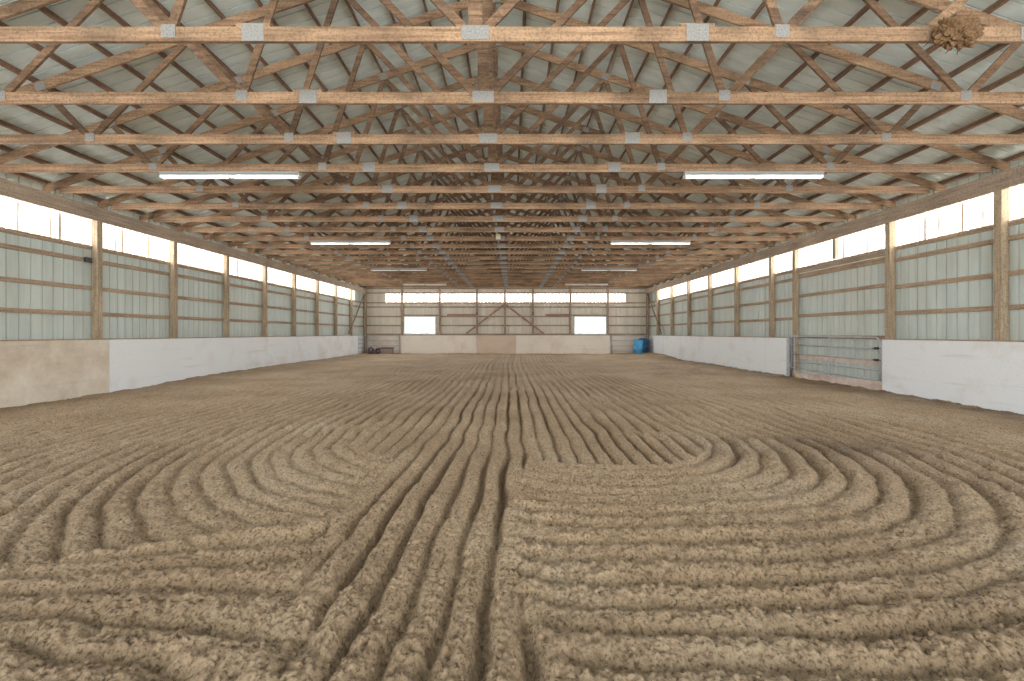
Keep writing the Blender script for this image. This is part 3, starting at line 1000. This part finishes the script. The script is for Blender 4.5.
def drum(x, y, m, lab):
    t = thing('plastic_drum', lab, 'drum', (x, y, gz(x, y) - 0.015), 'blue drums in the back right corner')
    prof = [(0.25, 0), (0.285, 0.02), (0.29, 0.27), (0.305, 0.29), (0.305, 0.32), (0.29, 0.34), (0.29, 0.57), (0.305, 0.59), (0.305, 0.62), (0.29, 0.64), (0.285, 0.84), (0.25, 0.88)]
    MB().lathe(prof, 32).build('drum_body', m, t, smooth=True)
    mb = MB().lathe([(0.245, 0.88), (0.265, 0.885), (0.265, 0.905), (0.24, 0.905), (0.235, 0.89), (0.0, 0.89)], 32)
    lid = mb.build('drum_lid', M['dark_blue_drum'], t)
    for px in (-0.12, 0.12):
        MB().lathe([(0.035, 0.895), (0.035, 0.925), (0.02, 0.925)], 12, (px, 0, 0)).build('bung', M['dark_metal'], lid)
drum(7.98, 29.40, M['blue_drum'], 'bright blue plastic drum standing in the back right corner')
drum(8.44, 29.92, M['dark_blue_drum'], 'dark blue plastic drum half behind the bright blue one')

# ------------------------------------------------------------------ outside, seen through the back windows
mb = MB()
mb.add([(-90, SYB + 0.6, -0.35), (90, SYB + 0.6, -0.35), (90, 150, -0.35), (-90, 150, -0.35)], [(0, 1, 2, 3)])
mb.add([(SXR + 0.2, YF, -0.35), (60, YF, -0.35), (60, SYB + 0.6, -0.35), (SXR + 0.2, SYB + 0.6, -0.35)], [(0, 1, 2, 3)])
tag(mb.build('ground', M['out_ground'], fix=False), kind='structure')
def tree(x, y, h, r, lab, seed):
    t = thing('tree', lab, 'tree', (x, y, -0.35), 'pale trees outside the back windows')
    MB().tube([(0, 0, 0), (0.1, 0, h * 0.35), (0, 0, h * 0.75)], [0.22, 0.16, 0.05], 8).build('trunk', M['trunk'], t)
    rnd = random.Random(seed)
    mb = MB()
    for k in range(9):
        bm = bmesh.new()
        bmesh.ops.create_icosphere(bm, subdivisions=3, radius=1.0)
        z = rnd.uniform(0.35, 0.9) * h
        rr = r * (1.15 - z / h) * rnd.uniform(0.7, 1.0) + 0.3
        c0 = Vector((rnd.uniform(-.6, .6) * r * (1.1 - z / h), rnd.uniform(-.6, .6) * r, z))
        for v in bm.verts:
            p = v.co
            q = 1 + 0.5 * vnoise(np.array([p.x * 4 + k]), np.array([p.y * 4 + p.z * 3]), seed)[0]
            v.co = p * rr * q + c0
        mb.add([v.co.copy() for v in bm.verts], [[v.index for v in f.verts] for f in bm.faces])
        bm.free()
    mb.build('crown', M['tree'], t, fix=False)
tree(-20.2, 98, 2.9, 1.1, 'pale hazy tree beyond the back left window, left of the pair', 5)
tree(-17.4, 103, 3.5, 1.2, 'pale hazy tree beyond the back left window, right of the pair', 6)
tree(15.4, 95, 5.0, 2.6, 'broad pale tree beyond the back right window, left of the pair', 7)
tree(20.2, 104, 4.4, 1.9, 'broad pale tree beyond the back right window, right of the pair', 8)
